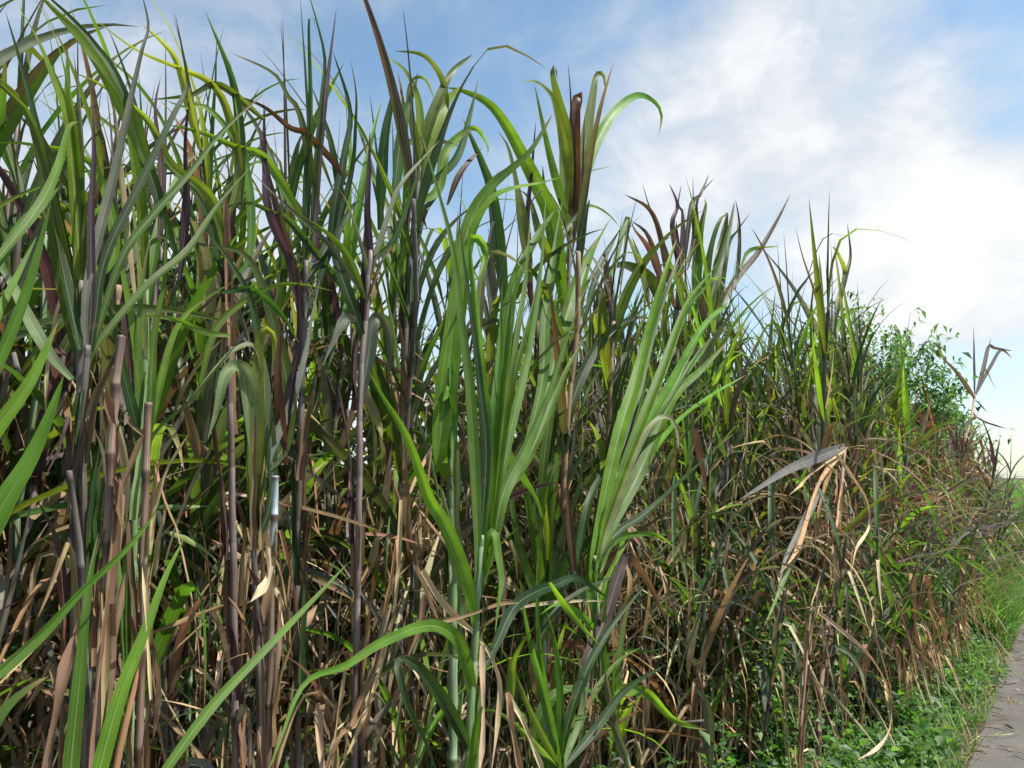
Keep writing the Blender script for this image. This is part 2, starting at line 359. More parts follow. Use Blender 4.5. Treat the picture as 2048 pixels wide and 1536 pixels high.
def cane_parts(rng, flavour, lod=0):
    """yield (name, builder) for one cane grown at the origin, about 3.3 m tall"""
    n = 13 if lod == 0 else 8; m = 5 if lod == 0 else 3
    Hs = rng.uniform(2.0, 2.45)
    lean = rng.normal(0, .05, 2); bow = rng.normal(0, .07, 2)
    tt = np.linspace(0, 1, 9)
    c = np.stack([lean[0]*tt*Hs+bow[0]*tt**2, lean[1]*tt*Hs+bow[1]*tt**2, tt*Hs], 1)
    c[1:, :2] += rng.normal(0, .012, (8, 2))
    at = lambda f: np.array([np.interp(f, tt, c[:, j]) for j in range(3)])
    parts = []
    r = rng.uniform(.009, .0125)
    sk = {'purple': rng.choice(['p', 'k', 'p', 'd']), 'olive': rng.choice(['k', 'p', 'd']), 'green': 'g'}[flavour]
    b = MB(); stalk(b, c, r, r*.72, sk, rng, k=7 if lod == 0 else 5); parts.append(('stalk', b))
    for q in sheaths(c, r, rng, 7 if lod == 0 else 3, 'ntnsdp'): parts.append(('sheath', q))
    az = rng.uniform(0, 6.28)
    K = {'purple': 'ppvkoppks', 'olive': 'okpoksogb', 'green': 'gbgkggbwo'}[flavour]
    nl = int(rng.integers(10, 14)) if lod == 0 else 9
    for i in range(nl):                                   # leaves from mid stem to the top
        f = .36+.64*(i/(nl-1))**.8
        az += math.pi + rng.normal(0, .35)
        top = i/(nl-1)
        el = math.radians(rng.uniform(56, 70)+top*16)
        bend = math.radians(rng.uniform(35, 145)*(1-.58*top))
        kink = (rng.uniform(.45, .85), math.radians(rng.uniform(60, 130))) if rng.random() < .26 else None
        kd = str(rng.choice(list(K)))
        b = MB()
        tip = (rng.uniform(.6, .9), *DT) if rng.random() < .35 else None
        grown_leaf(b, at(f), az, el, rng.uniform(.62, 1.0), rng.uniform(.014, .024), bend, rng, kd, kink, rng.normal(0, .9), rng.normal(0, .5), n, m, tip=tip, drift=rng.normal(0, .3), fold=rng.uniform(.15, .5))
        parts.append(('leaf', b))
    for i in range(1):                                     # rolled spear leaves
        b = MB(); grown_leaf(b, at(.99), rng.uniform(0, 6.28), math.radians(rng.uniform(80, 89)), rng.uniform(.6, .95), rng.uniform(.007, .012), math.radians(rng.uniform(0, 14)), rng,
                             {'purple': 'v', 'olive': 'p', 'green': 'g'}[flavour], None, rng.normal(0, .4), 0, n, m, fold=.8, wave=0)
        parts.append(('spear_leaf', b))
    nd = int(rng.integers(9, 13)) if lod == 0 else 6
    for i in range(nd):                                    # withered leaves hanging down the stem
        f = rng.uniform(.16, .62)
        kd = str(rng.choice(list('ndtntnsd')))
        b = MB()
        grown_leaf(b, at(f), rng.uniform(0, 6.28), math.radians(rng.uniform(50, 88)), rng.uniform(.35, .8), rng.uniform(.007, .016), math.radians(rng.uniform(0, 40)), rng, kd,
                   ((rng.uniform(.04, .45), math.radians(rng.uniform(90, 165))) if rng.random() < .7 else None), rng.normal(0, 3), rng.normal(0, 1), n, m, DRY, fold=rng.uniform(.3, .9), power=.7, drift=rng.normal(0, .8), wave=.3)
        parts.append(('dry_leaf', b))
    return parts
def tiller_parts(rng, flavour, lod=0):
    """a young side shoot 1.0-1.8 m tall"""
    n = 12 if lod == 0 else 8; m = 5 if lod == 0 else 3
    Hs = rng.uniform(.5, 1.1); tt = np.linspace(0, 1, 6); lean = rng.normal(0, .12, 2)
    c = np.stack([lean[0]*tt, lean[1]*tt, tt*Hs], 1); at = lambda f: np.array([np.interp(f, tt, c[:, j]) for j in range(3)])
    parts = []; b = MB(); stalk(b, c, .008, .005, 'g' if flavour == 'green' else str(rng.choice(['k', 'd'])), rng, .12, k=6 if lod == 0 else 5); parts.append(('stalk', b))
    az = rng.uniform(0, 6.28)
    for i in range(7):
        az += math.pi+rng.normal(0, .5); kd = str(rng.choice(list({'green': 'gbgkbw', 'olive': 'kosnkb', 'dry': 'skotkdsn'}[flavour])))
        b = MB(); grown_leaf(b, at(rng.uniform(.3, 1)), az, math.radians(rng.uniform(50, 85)), rng.uniform(.4, .75), rng.uniform(.010, .018), math.radians(rng.uniform(20, 130)), rng, kd,
                             (rng.uniform(.4, .8), math.radians(rng.uniform(50, 120))) if rng.random() < .25 else None, rng.normal(0, .8), rng.normal(0, .5), n, m, drift=rng.normal(0, .3))
        parts.append(('leaf', b))
    for i in range(13 if flavour == 'dry' else 7):
        b = MB(); grown_leaf(b, at(rng.uniform(.2, .95)), rng.uniform(0, 6.28), math.radians(rng.uniform(50, 85)), rng.uniform(.3, .6), rng.uniform(.006, .015), math.radians(rng.uniform(0, 40)), rng, str(rng.choice(list('dtntsd'))),
                             (rng.uniform(.05, .4), math.radians(rng.uniform(90, 165))), rng.normal(0, 3), 0, n, m, DRY, power=.7, fold=.5, drift=rng.normal(0, .8))
        parts.append(('dry_leaf', b))
    return parts
# ------------------------------------------------------------------ canes one can tell apart in the photograph
def ribbon_leaf(spec, p, rng, culm=None):
    head, pts = spec.split('|'); h = head.split(); kind = h[0]; wpx = float(h[1]); dp = float(h[2]) if len(h) > 2 else rng.normal(0, .10)
    roll = float(h[3]) if len(h) > 3 else None
    pp = [tuple(float(q) for q in a.split(',')) for a in pts.split()]
    k = len(pp); X = []; D = []
    for i, (x, y) in enumerate(pp):
        u = i/(k-1); q, d = P(x, y, p+dp*u**1.3); X.append(q); D.append(d)
    if culm is not None:                       # the blade grows out of the culm's nearest node below it
        X0 = np.array(X[0]); dd = np.linalg.norm(culm-X0, axis=1)+.6*np.maximum(0, culm[:, 2]-X0[2]+.03)
        j = int(np.argmin(dd)); g = np.linalg.norm(culm[j]-X0)
        q = culm[max(0, j-1-int(rng.integers(0, 4))) if g < .05 else j].copy(); q[2] = max(.05, q[2]-.25*g); g = np.linalg.norm(q-X0); a = X0-q; b2 = np.array(X[1])-X0
        if .012 < g < .16 and np.dot(a, b2) > .6*np.linalg.norm(a)*np.linalg.norm(b2):
            X = [q]+X; D = [D[0]]+D; k += 1
    n = max(12, 4*k); c = spline(X, n); u = np.linspace(0, 1, n)
    w = np.interp(u, np.linspace(0, 1, k), D)*wpx/F*.5
    view = norm(c-np.array((0, 0, CAMZ))); T = tangents(c)
    side = norm(np.cross(T, view)); Nn = np.cross(T, side)
    r0 = rng.uniform(-.55, .55) if roll is None else roll; r1 = r0+rng.normal(0, .55)
    th = r0+(r1-r0)*u+.18*np.sin(u*7+rng.uniform(0, 6))
    side = side*np.cos(th)[:, None]+Nn*np.sin(th)[:, None]
    mb = MB(); dry = kind in 'dnt'
    col, tra = jitter(kind, rng, .12)
    prof = leafwidth(u, .42, .35) if not dry else np.where(u < .8, .75+.25*np.sin(u*9), (1-u)/.2)
    tip = (rng.uniform(.8, .95), *DT) if (not dry and rng.random() < .3) else None
    if dry:
        ribbon(mb, c, side, prof*w, col, tra, .5, .35, DRY, 5, rng)
    else: ribbon(mb, c, side, prof*w*.98, col, tra, rng.uniform(.12, .4), .10, LEAF, 7, rng, tip)
    return mb, ('dry_leaf' if dry else 'leaf'), c
def hero(name, label, cat, p, stalk_pts, spx, skind, leaves, cut=False, group=None, sheath=.45, seed=1, extra=0):
    rng = np.random.default_rng(seed+77)
    pp = [tuple(float(q) for q in a.split(',')) for a in stalk_pts.split()]
    X = []; D = []
    for a in pp: q, d = P(a[0], a[1], p); X.append(q); D.append(d)
    if X[0][2] > .02:
        v = X[0]-X[1]; s = X[0][2]/max(.05, abs(v[2])); g = X[0]+np.array((v[0]*s*.45, v[1]*s*.45, 0)); g[2] = -.02
        X = [g]+X
    c = spline(X, 10+6*len(X)); c[1:-1] += rng.normal(0, .0012, (len(c)-2, 3)); r = spx/F*D[-1]*.5
    root = empty(name, tuple(c[0])); tag(root, label, cat, group)
    inv = c[0]
    def add(nm, mb):
        mb.v = [v-inv for v in mb.v]; mb.build(nm, root)
    b = MB(); stalk(b, c, r*1.0, r*(.95 if cut else .65), skind, rng, .15, cut, 1.0 if cut else sheath, k=10); add('stalk', b)
    more = []
    for i in range(extra):                       # slimmer blades that fill the bundle between the main ones
        l = leaves[int(rng.integers(6))]; hd, pt = l.split('|'); q = [[float(v) for v in a.split(',')] for a in pt.split()]
        dx, dy = rng.uniform(-30, 30), rng.uniform(-30, 60); m = len(q)-1
        pt = ' '.join('%.0f,%.0f' % (a[0]+dx*(j/m)**1.3, a[1]+dy*(j/m)) for j, a in enumerate(q)); w_ = hd.split()
        more.append('%s %.1f %.2f|%s' % (rng.choice(['g', 'b', 'g', 'k']), float(w_[1])*rng.uniform(.45, .75), rng.uniform(.0, .16), pt))
    for l in list(leaves)+more:
        mb, nm, _ = ribbon_leaf(l, p, rng, c); add(nm, mb)
    if True:
        for q in sheaths(c, r, rng, 18 if skind == 'w' else 7 if skind == 'g' else 15, {'g': 'gbwt', 'p': 'pntv', 'k': 'pnkt', 'd': 'dnt', 'n': 'ntd', 'w': 'ntd'}[skind], .25, (.7 if skind == 'w' else .88) if cut else .95, 12): add('sheath', q)
    # withered leaves hanging from the lower nodes
    Ls = len(c)
    for i in range(5):
        b = MB(); j = int(rng.uniform(.12, .5)*Ls)
        grown_leaf(b, c[j], rng.uniform(0, 6.28), math.radians(rng.uniform(50, 85)), rng.uniform(.3, .7), rng.uniform(.006, .013), math.radians(rng.uniform(0, 40)), rng, str(rng.choice(list('dnts'))),
                   (rng.uniform(.05, .4), 2.4), rng.normal(0, 3), 0, 14, 5, DRY, fold=.6, power=.7, drift=rng.normal(0, .8)); add('dry_leaf', b)
    return root

G1 = 'canes that stand out from the thicket'
hero('green_cane', 'tall green cane with thick pale waxy stalk and straight blades, front centre', 'cane', 1.08,
     '935,1560 944,1384 950,1280 958,1140 962,1070', 19, 'g', [
     'b 25 .05 .1|955,1085 941,800 922,640 905,500 872,370 838,253', 'b 30 .1 -.1|962,1085 974,900 964,760 950,600 940,500 937,430',
     'g 24 .1|974,1085 986,850 1000,700 1005,556', 'g 22 .1|978,1090 1012,808 1033,671 1050,568 1060,440', 'b 20 .15|982,1080 999,978 1026,842 1053,722 1074,603 1084,500 1092,390',
     'b 31 .05 .2|985,1085 1009,978 1053,893 1094,790 1122,705 1142,654 1157,611', 'g 31 -.18 .3|953,1265 929,1150 887,1045 859,1000 814,876 763,790 735,738',
     'g 30 -.2 .2|945,1400 922,1297 887,1258 838,1255 755,1290 692,1331 610,1366 558,1488 530,1560', 'k 30 -.15|955,1530 905,1430 850,1350 815,1322 797,1325 802,1360 820,1420 850,1480 880,1560',
     'g 24 -.1|965,1110 972,1080 988,1064 996,1110 1002,1160 995,1220 990,1268', 'k 26 .05|962,1350 995,1282 1027,1216 1069,1185 1114,1168 1156,1157 1215,1195',
     'g 15 -.05|1100,1165 1139,1223 1170,1260 1203,1295', 'b 20 .1|970,1100 985,1000 990,900 1010,780 1020,650 1022,560', 'g 24 .2|972,1100 1000,1040 1010,940 1022,860 1030,790',
     'd 15 .0|845,1140 877,1195 922,1244 955,1272 982,1314 999,1366 995,1436 980,1560', 'd 15 -.05|964,1290 964,1366 966,1454 957,1560', 't 18 -.02|1013,1385 1027,1471 1045,1560',
     'd 16 -.02|1015,1390 1055,1465 1090,1560', 'n 12 -.05|845,1237 894,1241 947,1227 999,1209 1041,1206', 'd 12 .05|830,1130 850,1170 870,1225 890,1260 930,1290'], seed=1, extra=7)
hero('green_cane', 'green cane with broad shiny blades arching right over the centre', 'cane', 1.45,
     '905,1560 905,1200 900,900 902,760', 20, 'g', [
     'g 42 .05 .2|903,760 915,600 923,513 947,427 985,369 1012,345 1060,301 1106,227', 'g 46 .0 -.3|900,740 925,540 950,450 1000,390 1090,365 1127,352',
     'g 48 -.1 .1|880,900 900,705 915,560 938,480 962,480 972,515 955,562', 'w 18 .0|955,720 962,565 975,510 1005,506 1036,525 1058,565',
     'g 30 .1|890,800 893,680 905,600 918,540', 'k 28 .0|960,760 1010,900 1075,1000 1090,1090', 'b 22 .1|1080,1100 1085,960 1095,860 1110,760 1130,660 1180,560',
     'g 34 .2|1060,900 1095,780 1130,640 1160,540 1200,470', 'b 24 .2|1050,900 1085,760 1090,640 1110,500 1125,400', 'g 26 .2|1000,800 1020,600 1070,480 1110,420'], seed=2)
hero('green_cane', 'bright green cane whose blades lean right in a tight shining fan', 'cane', 1.28,
     '1262,1560 1225,1440 1200,1300 1190,1180 1189,1110', 17, 'g', [
     'g 31 .1 .2|1187,1110 1235,880 1275,755 1312,610 1341,515 1354,478', 'g 25 .0 -.2|1190,1110 1250,930 1325,740 1374,610 1420,548 1438,520',
     'g 26 .1 .3|1190,1110 1254,921 1337,776 1407,652 1460,602', 'g 29 .0 -.1|1195,1110 1283,936 1345,797 1399,743 1455,683', 'w 30 -.08 .1|1193,1110 1262,921 1308,847 1337,834 1353,859 1358,905',
     'k 26 .1|1188,1120 1205,1000 1245,900 1275,780 1290,700', 'g 16 .1|1210,1100 1290,930 1357,842 1425,790 1492,750', 'k 18 -.05|1200,1120 1240,1060 1300,1020 1416,912 1470,865',
     'g 16 -.05|1205,1130 1219,1091 1260,1070 1313,1070 1350,1095', 'b 22 .1|1195,1110 1260,960 1330,830 1380,720', 'g 20 .05|1190,1120 1205,1010 1225,900 1240,830',
     'g 26 -.1 .4|1225,1420 1215,1400 1243,1380 1296,1387 1350,1440 1414,1460', 'b 26 -.1|1062,1500 1086,1419 1121,1384 1174,1380 1205,1410', 'b 26 -.1|1090,1560 1110,1480 1140,1440 1180,1432',
     'g 20 .0|1200,1230 1215,1160 1240,1100 1262,1020', 'b 22 .0|1230,1440 1235,1330 1250,1240 1262,1210', 'g 16 .05|1205,1300 1180,1200 1178,1120 1190,1040 1200,990', 'g 18 -.1|1215,1330 1180,1250 1140,1215 1110,1210 1080,1230'], seed=3, extra=12)
hero('purple_cane', 'tall purple cane topped by an olive and red-brown tuft alone against the sky', 'cane', 1.95,
     '1108,1560 1112,1100 1120,880 1130,700 1139,520 1142,440', 12, 'p', [
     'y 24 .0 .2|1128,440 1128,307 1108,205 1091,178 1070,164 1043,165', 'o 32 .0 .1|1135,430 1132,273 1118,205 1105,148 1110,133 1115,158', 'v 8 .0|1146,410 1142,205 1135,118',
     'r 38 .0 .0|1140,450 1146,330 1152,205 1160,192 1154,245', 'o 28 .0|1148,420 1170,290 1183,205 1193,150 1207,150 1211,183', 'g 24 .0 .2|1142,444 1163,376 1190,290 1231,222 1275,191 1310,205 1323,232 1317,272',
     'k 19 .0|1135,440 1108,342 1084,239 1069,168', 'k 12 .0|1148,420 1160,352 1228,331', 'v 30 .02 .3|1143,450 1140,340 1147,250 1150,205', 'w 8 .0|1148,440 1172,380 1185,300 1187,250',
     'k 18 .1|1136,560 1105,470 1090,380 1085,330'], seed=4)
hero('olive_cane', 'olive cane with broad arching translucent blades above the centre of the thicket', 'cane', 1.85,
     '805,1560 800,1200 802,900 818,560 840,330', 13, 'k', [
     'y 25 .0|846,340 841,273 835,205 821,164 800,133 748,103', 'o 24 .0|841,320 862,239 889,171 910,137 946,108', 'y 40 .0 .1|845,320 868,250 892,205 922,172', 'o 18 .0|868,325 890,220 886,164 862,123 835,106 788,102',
     'o 17 .0|838,330 822,230 818,180 832,155 852,160 872,205', 'k 25 .0|760,460 768,290 783,205 790,172 776,192', 'k 30 .0|785,420 797,308 811,222 828,178 835,143', 'k 20 .0|880,350 917,307 941,222 957,155',
     'g 24 .0|875,380 889,308 917,273 951,256 975,290 975,308', 'w 16 .0|800,290 830,282 880,282 918,292', 'k 26 .1|820,560 830,480 850,420 885,380'], seed=5)
hero('olive_cane', 'cane with long heavy blades bending left, just left of the lone tuft', 'cane', 1.9,
     '1060,1560 1062,1200 1066,900 1075,640', 12, 'k', [
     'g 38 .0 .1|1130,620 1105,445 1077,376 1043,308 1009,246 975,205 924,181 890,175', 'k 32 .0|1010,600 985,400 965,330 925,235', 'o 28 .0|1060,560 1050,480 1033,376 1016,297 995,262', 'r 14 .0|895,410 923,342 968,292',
     'v 14 .0|1062,600 1055,450 1064,340 1072,240', 'k 26 .0|1090,600 1120,480 1160,420', 'o 22 .1|1120,560 1080,470 1060,400 1040,380', 's 26 .0|985,640 980,520 985,450 992,440'], seed=6)
hero('purple_cane', 'dark purple cane with upright spear leaves and one orange brown blade', 'cane', 1.6,
     '596,1560 592,1200 600,900 608,640 612,520', 15, 'k', [
     'k 19 .0|608,530 615,376 622,205 618,44 627,36 632,62', 'v 17 .0|628,540 632,376 649,205 673,14', 'k 13 .0|620,500 643,205 650,120 636,51 612,-30', 'k 9 .0|612,520 618,300 611,150 600,-10',
     'o 17 .0|640,430 602,239 574,191 547,147 460,105', 'r 15 .0|690,370 667,325 612,267 581,256 530,215 466,188', 'k 20 .0|655,500 672,400 690,300 700,220 665,100', 'v 18 .0|600,560 540,430 530,330 528,200',
     'k 15 .0|640,560 700,360 712,240 712,180 700,115', 'p 22 .0|590,560 560,440 530,330 515,240', 'k 22 .05|640,520 680,420 665,300 648,240 622,170'], seed=7)
hero('green_cane', 'cane with long pale shining blades slanting right across the upper left', 'cane', 1.3,
     '140,1560 150,1200 160,900 175,690', 17, 'k', [
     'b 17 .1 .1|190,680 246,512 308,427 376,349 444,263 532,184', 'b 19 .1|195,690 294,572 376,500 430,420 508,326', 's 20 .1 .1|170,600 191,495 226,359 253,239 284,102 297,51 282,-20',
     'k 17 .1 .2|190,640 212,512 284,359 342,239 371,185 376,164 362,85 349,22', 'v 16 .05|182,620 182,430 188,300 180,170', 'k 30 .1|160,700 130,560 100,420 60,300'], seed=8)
hero('olive_cane', 'big cane at the upper left corner with wide yellow green blades', 'cane', 1.35,
     '175,1560 170,1100 162,800 160,560', 20, 'k', [
     'y 42 .0 .2|160,560 137,273 103,154 68,68 15,-20', 'g 28 .0|165,500 147,239 116,85 60,-20', 'y 36 .1 .1|300,340 253,222 205,135 154,68 70,-20', 'k 28 .1|350,500 246,188 191,92 130,24 80,-20',
     'k 20 .0|145,560 79,273 44,137 10,20', 'o 38 .0|130,560 68,256 0,171 -40,130', 'w 18 .0|165,420 162,260 155,160 145,100', 'g 20 .1|230,500 185,330 70,290 -20,285', 'o 22 .1|140,380 90,300 40,200 -20,140'], seed=9)
hero('olive_cane', 'cane with several bright blades sweeping up left over its neighbours', 'cane', 1.6,
     '470,1560 468,1200 462,900 455,560 450,430', 15, 'p', [
     'y 22 .0|424,400 342,328 294,239 205,171 140,142', 'y 20 .0|478,350 455,222 420,164 362,137 273,99 188,37', 'g 22 .0|620,470 533,321 478,297 410,267 330,248', 'k 18 .0|680,570 581,444 547,427 506,407 465,410 432,430',
     'y 20 .0|400,300 360,140 330,90 280,45', 'k 22 .0|480,420 480,280 465,160 408,14', 'b 20 .0|495,520 500,400 480,260 460,120', 'v 20 .0|360,560 375,400 372,280 380,180', 'o 16 .0|530,240 440,170 380,190 300,200',
     'k 18 .1|440,520 400,400 330,330 300,310', 'v 15 .0|318,480 322,340 310,220 322,150', 'g 16 .0|500,320 420,220 370,215 330,200'], seed=10)
hero('purple_cane', 'pinkish jointed cane with pale narrow leaves crossing it, left of the centre', 'cane', 1.5,
     '708,1560 716,1100 722,760 732,637 736,551 742,500', 14, 'p', [
     's 11 .0|733,600 684,527 650,480 560,400 490,330', 's 12 .0|738,560 780,420 808,360 880,280', 'w 11 .0|735,540 700,420 680,380', 's 30 .0 .1|736,720 745,645 764,635 780,678 778,770', 's 24 .0|712,640 690,637 667,678 648,725',
     'v 16 .0|742,520 735,430 738,340 740,260', 'k 22 .0|745,520 790,470 850,300', 'b 18 .0|730,600 700,520 660,470 600,430', 'k 26 .05|715,640 670,500 700,420 720,400'], seed=11)
hero('olive_cane', 'cane with pale drooping folded blades, right of the sawn stems', 'cane', 1.4,
     '520,1560 515,1300 508,1050 512,900', 14, 'k', [
     'w 27 -.05 .1|520,900 528,770 509,695 472,700 437,732 403,773 374,806', 'w 38 -.05 .1|505,900 502,814 496,756 484,738 465,733 448,763 434,825 415,882', 'y 34 -.05 .1|505,960 513,842 516,705 524,663 541,660 550,691 543,762',
     'g 15 .0|395,800 430,660 496,596 547,572 598,568 668,582', 'k 17 .0|444,585 506,580 564,630 600,690', 'o 34 .05 .2|565,900 575,800 560,700 500,520 400,490', 'v 20 .0|560,930 585,760 600,660 590,500',
     's 20 .0|530,930 585,800 612,700 622,640 640,560', 'r 22 .0|572,930 560,810 556,740 562,640', 'k 26 .0|545,960 510,640 470,540 380,420'], seed=12)
hero('green_cane', 'upright light green cane behind the sawn stems at the left', 'cane', 1.35,
     '258,1560 263,1300 270,1020 288,860', 15, 'g', [
     'g 24 .0|292,870 273,705 256,602 236,500 212,425', 'g 18 .0|297,860 308,671 328,568 332,500 336,430', 'g 14 .0|300,870 340,690 380,620 470,560', 'b 20 .0|285,880 275,700 285,560 300,470', 'g 14 .0|461,672 410,664 342,637 268,633',
     'k 22 .0|285,900 250,760 225,640 200,560', 'b 12 .0|300,880 380,800 470,690 530,610'], seed=13)
hero('sawn_cane', 'tan cane stem cut off square, tallest of the sawn stems', 'cane', 1.25, '196,1560 205,1300 218,1000 228,800 243,672', 17, 'n', [
     'n 22 -.02|232,890 222,830 212,770', 'd 8 .0|215,1000 205,900 185,850'], cut=True, seed=14)
hero('sawn_cane', 'brown cane stem cut off square, just right of the tallest cut stem', 'cane', 1.25, '276,1560 284,1300 290,1000 297,805', 15, 'n', [
     'n 12 .0|290,870 262,850 250,825', 'n 14 .0|285,870 250,960 215,1040 190,1120'], cut=True, seed=15)
hero('sawn_cane', 'bluish white waxy cane stem with dark rings, sawn off at chest height', 'cane', 1.3, '533,1560 540,1300 545,1120 551,952', 14, 'w', [
     'd 24 -.02|545,1055 548,1100 535,1160 500,1205', 'n 26 -.02|543,1065 540,1150 528,1250', 'n 10 .0|560,1060 590,1180 600,1280'], cut=True, seed=16)
hero('sawn_cane', 'short dark stub of cut cane low between the two brown cut stems', 'cane', 1.2, '168,1560 165,1200 150,1020 138,942', 12, 'k', [], cut=True, seed=17)
hero('foreground_cane', 'green cane at the left edge with wide blades and one pale blade', 'cane', .85,
     '-120,1700 -90,1300 -70,1100 -60,950', 30, 'g', [
     'w 26 .3 .1|144,758 103,712 61,643 20,561 -30,490', 'g 66 .0 .1|-60,1150 0,1020 60,920 100,830 128,750', 'g 34 .0 .2|-60,860 10,690 60,560 103,400', 'b 22 .2|-40,600 34,461 85,410 118,374', 'g 20 .2|-40,560 68,427 113,342 137,256 157,243',
     'g 40 .0 .2|-80,960 -10,860 60,760 118,640', 'g 24 .1|-60,780 -10,640 30,560 75,470', 'b 60 -.02|-40,1500 20,1410 60,1375 98,1352'], seed=18)
hero('foreground_cane', 'low green cane at the bottom left, its straight blades spreading wide', 'cane', .95,
     '210,1900 200,1750 190,1650', 22, 'g', [
     'b 30 .0 .3|-60,1400 70,1279 157,1185 244,1105 297,1042 323,998', 'g 32 .1 .1|140,1640 160,1349 178,1175 197,1065', 'g 32 .05 .2|180,1640 237,1401 297,1244 332,1150 371,1072', 'g 22 .1 .3|290,1600 419,1419 523,1307 611,1216 700,1122',
     'g 8 .1|180,1600 205,1460 215,1380 222,1330', 'n 30 .05|95,1600 115,1419 140,1314 156,1240', 'd 8 .05|302,1400 293,1244 284,1130', 'n 8 .05|302,1398 285,1500 280,1560', 'n 8 .05|304,1400 320,1470 340,1560'], seed=19)
hero('straw_cane', 'dead straw-coloured cane bending over beside the left of the central green stalk', 'cane', 1.35, '650,1560 700,1450 760,1280 790,1100', 7, 'd', [
     'd 11 .0|802,1000 793,1174 772,1297 720,1454 668,1560', 'd 9 .0|690,1340 672,1470 664,1560', 'n 14 .0|846,1190 838,1260 810,1330 780,1440', 'd 10 .0|770,1450 745,1500 735,1560'], seed=20)
hero('purple_cane', 'pink cane with thin spear leaves standing above the lower thicket, right', 'cane', 1.6,
     '1600,1300 1640,1000 1648,920 1664,776 1658,706 1660,673', 13, 'p', [
     'v 6 .0|1660,680 1656,590 1651,515', 'v 6 .0|1662,680 1664,548 1660,464', 'k 13 .0|1662,690 1676,610 1693,548 1701,507 1694,443', 'o 10 .0|1685,560 1690,540 1675,505 1664,492', 'p 6 .0|1658,690 1631,590 1606,515 1590,451',
     's 13 .0|1657,710 1614,623 1573,557 1525,497', 'g 10 .0|1655,690 1645,650 1630,625', 's 8 .0|1655,720 1620,700 1590,672', 'w 8 .0|1678,670 1680,760 1682,830', 'g 14 .0|1668,680 1680,640 1720,615 1735,618'], seed=21)
hero('purple_cane', 'thin pale cane with folded purple leaves, alone above the far right end', 'cane', 1.25,
     '1890,1100 1893,930 1937,859 1948,800 1949,789', 6, 'd', [
     'v 5 .0|1949,792 1947,648', 'p 8 .0|1951,792 1966,735 1978,692 1990,696 2024,702', 'p 8 .0|1951,790 1982,730 2003,700 2024,716', 'p 9 .0|1947,793 1912,743 1879,706 1872,652', 'w 6 .0|1960,745 1972,740 1985,765 1994,782',
     'v 6 .0|1948,830 1975,845 2015,858', 'v 7 .0|1946,835 1930,850 1900,880', 'p 6 .0|1952,790 1970,730 1982,675', 'v 5 .0|1950,800 1965,815 1978,828'], seed=22)
hero('purple_cane', 'dark red-leaved cane in a splayed tuft low at the right of the thicket', 'cane', 1.05,
     '1895,1250 1893,1100 1892,960', 9, 'p', [
     'r 19 .0|1890,960 1870,880 1846,840 1822,808', 'r 8 .0|1892,960 1880,900 1863,838 1851,768', 'o 19 .0|1895,960 1905,900 1925,860 1950,832', 'p 12 .0|1890,960 1850,920 1815,870 1800,830', 'k 12 .0|1893,960 1900,900 1915,850', 'o 15 .0|1893,970 1860,900 1830,850 1790,850',
     'r 7 -.1|1772,1136 1820,1112 1860,1078 1892,1050', 'n 7 -.1|1740,1136 1800,1120 1850,1085 1900,1040', 'd 5 -.1|1900,1045 1925,1030 1940,1022', 'g 5 -.1|1880,1075 1890,1010 1903,955'], seed=23)
hero('purple_cane', 'cane with one long dark blade reaching up right, beside the purple spears', 'cane', 2.2,
     '1380,1560 1385,1200 1392,900 1398,700', 10, 'p', [
     'p 15 .0|1400,700 1465,569 1515,507 1552,445 1582,386', 'p 13 .0|1410,700 1400,560 1395,490 1412,400', 'o 20 .0|1400,700 1418,520 1440,440 1458,430', 'k 15 .0|1440,620 1452,500 1474,460 1502,424', 'o 22 .0|1410,660 1430,560 1455,470 1470,400',
     'g 10 .0|1480,540 1500,500 1560,492', 'v 9 .0|1475,560 1480,460 1471,397', 'w 8 .0|1470,580 1478,500 1474,440'], seed=24)
hero('purple_cane', 'cane with dark purple spears and bright green blades, skyline right of centre', 'cane', 2.2,
     '1348,1560 1350,1200 1352,900 1356,560', 10, 'p', [
     'p 14 .0|1345,600 1324,486 1300,420 1248,388', 'p 10 .0|1350,560 1320,470 1297,410 1285,366', 'v 14 .0|1360,540 1345,450 1355,410 1338,366', 'v 12 .0|1362,540 1365,430 1356,410 1363,368', 'v 6 .0|1360,560 1385,480 1386,345', 'p 11 .0|1370,520 1382,410 1400,390 1419,346',
     'p 8 .0|1375,540 1395,460 1395,400 1429,355', 'g 22 .0 .1|1390,600 1395,500 1385,420 1392,400', 'g 20 .0 .1|1392,600 1400,470 1412,410 1408,396', 'o 28 .1|1425,640 1440,520 1455,430 1450,425', 'p 14 .0|1330,600 1300,480 1262,440', 'v 14 .0|1352,560 1355,500 1352,440'], seed=25)
hero('purple_cane', 'cane with a pale folded blade hanging like a ribbon, right of the lone purple tuft', 'cane', 2.0,
     '1215,1560 1210,1200 1218,900 1222,760 1215,560', 9, 'n', [
     'w 13 .0|1215,600 1240,480 1257,430 1250,500 1237,610', 'w 10 .0|1255,470 1275,520 1300,620', 'k 12 .0|1180,560 1215,500 1245,450', 'g 9 .0|1150,425 1180,412 1215,428 1240,455', 'k 14 .0|1170,640 1190,560 1230,480', 'p 16 .0|1330,580 1300,500 1270,460 1262,440',
     'o 30 .05 .2|1330,620 1300,560 1250,530 1210,540', 'w 16 .0|1218,760 1224,700 1222,650', 'v 12 .0|1210,640 1216,560 1210,500', 's 12 .0|1300,620 1280,520 1262,470'], seed=26)
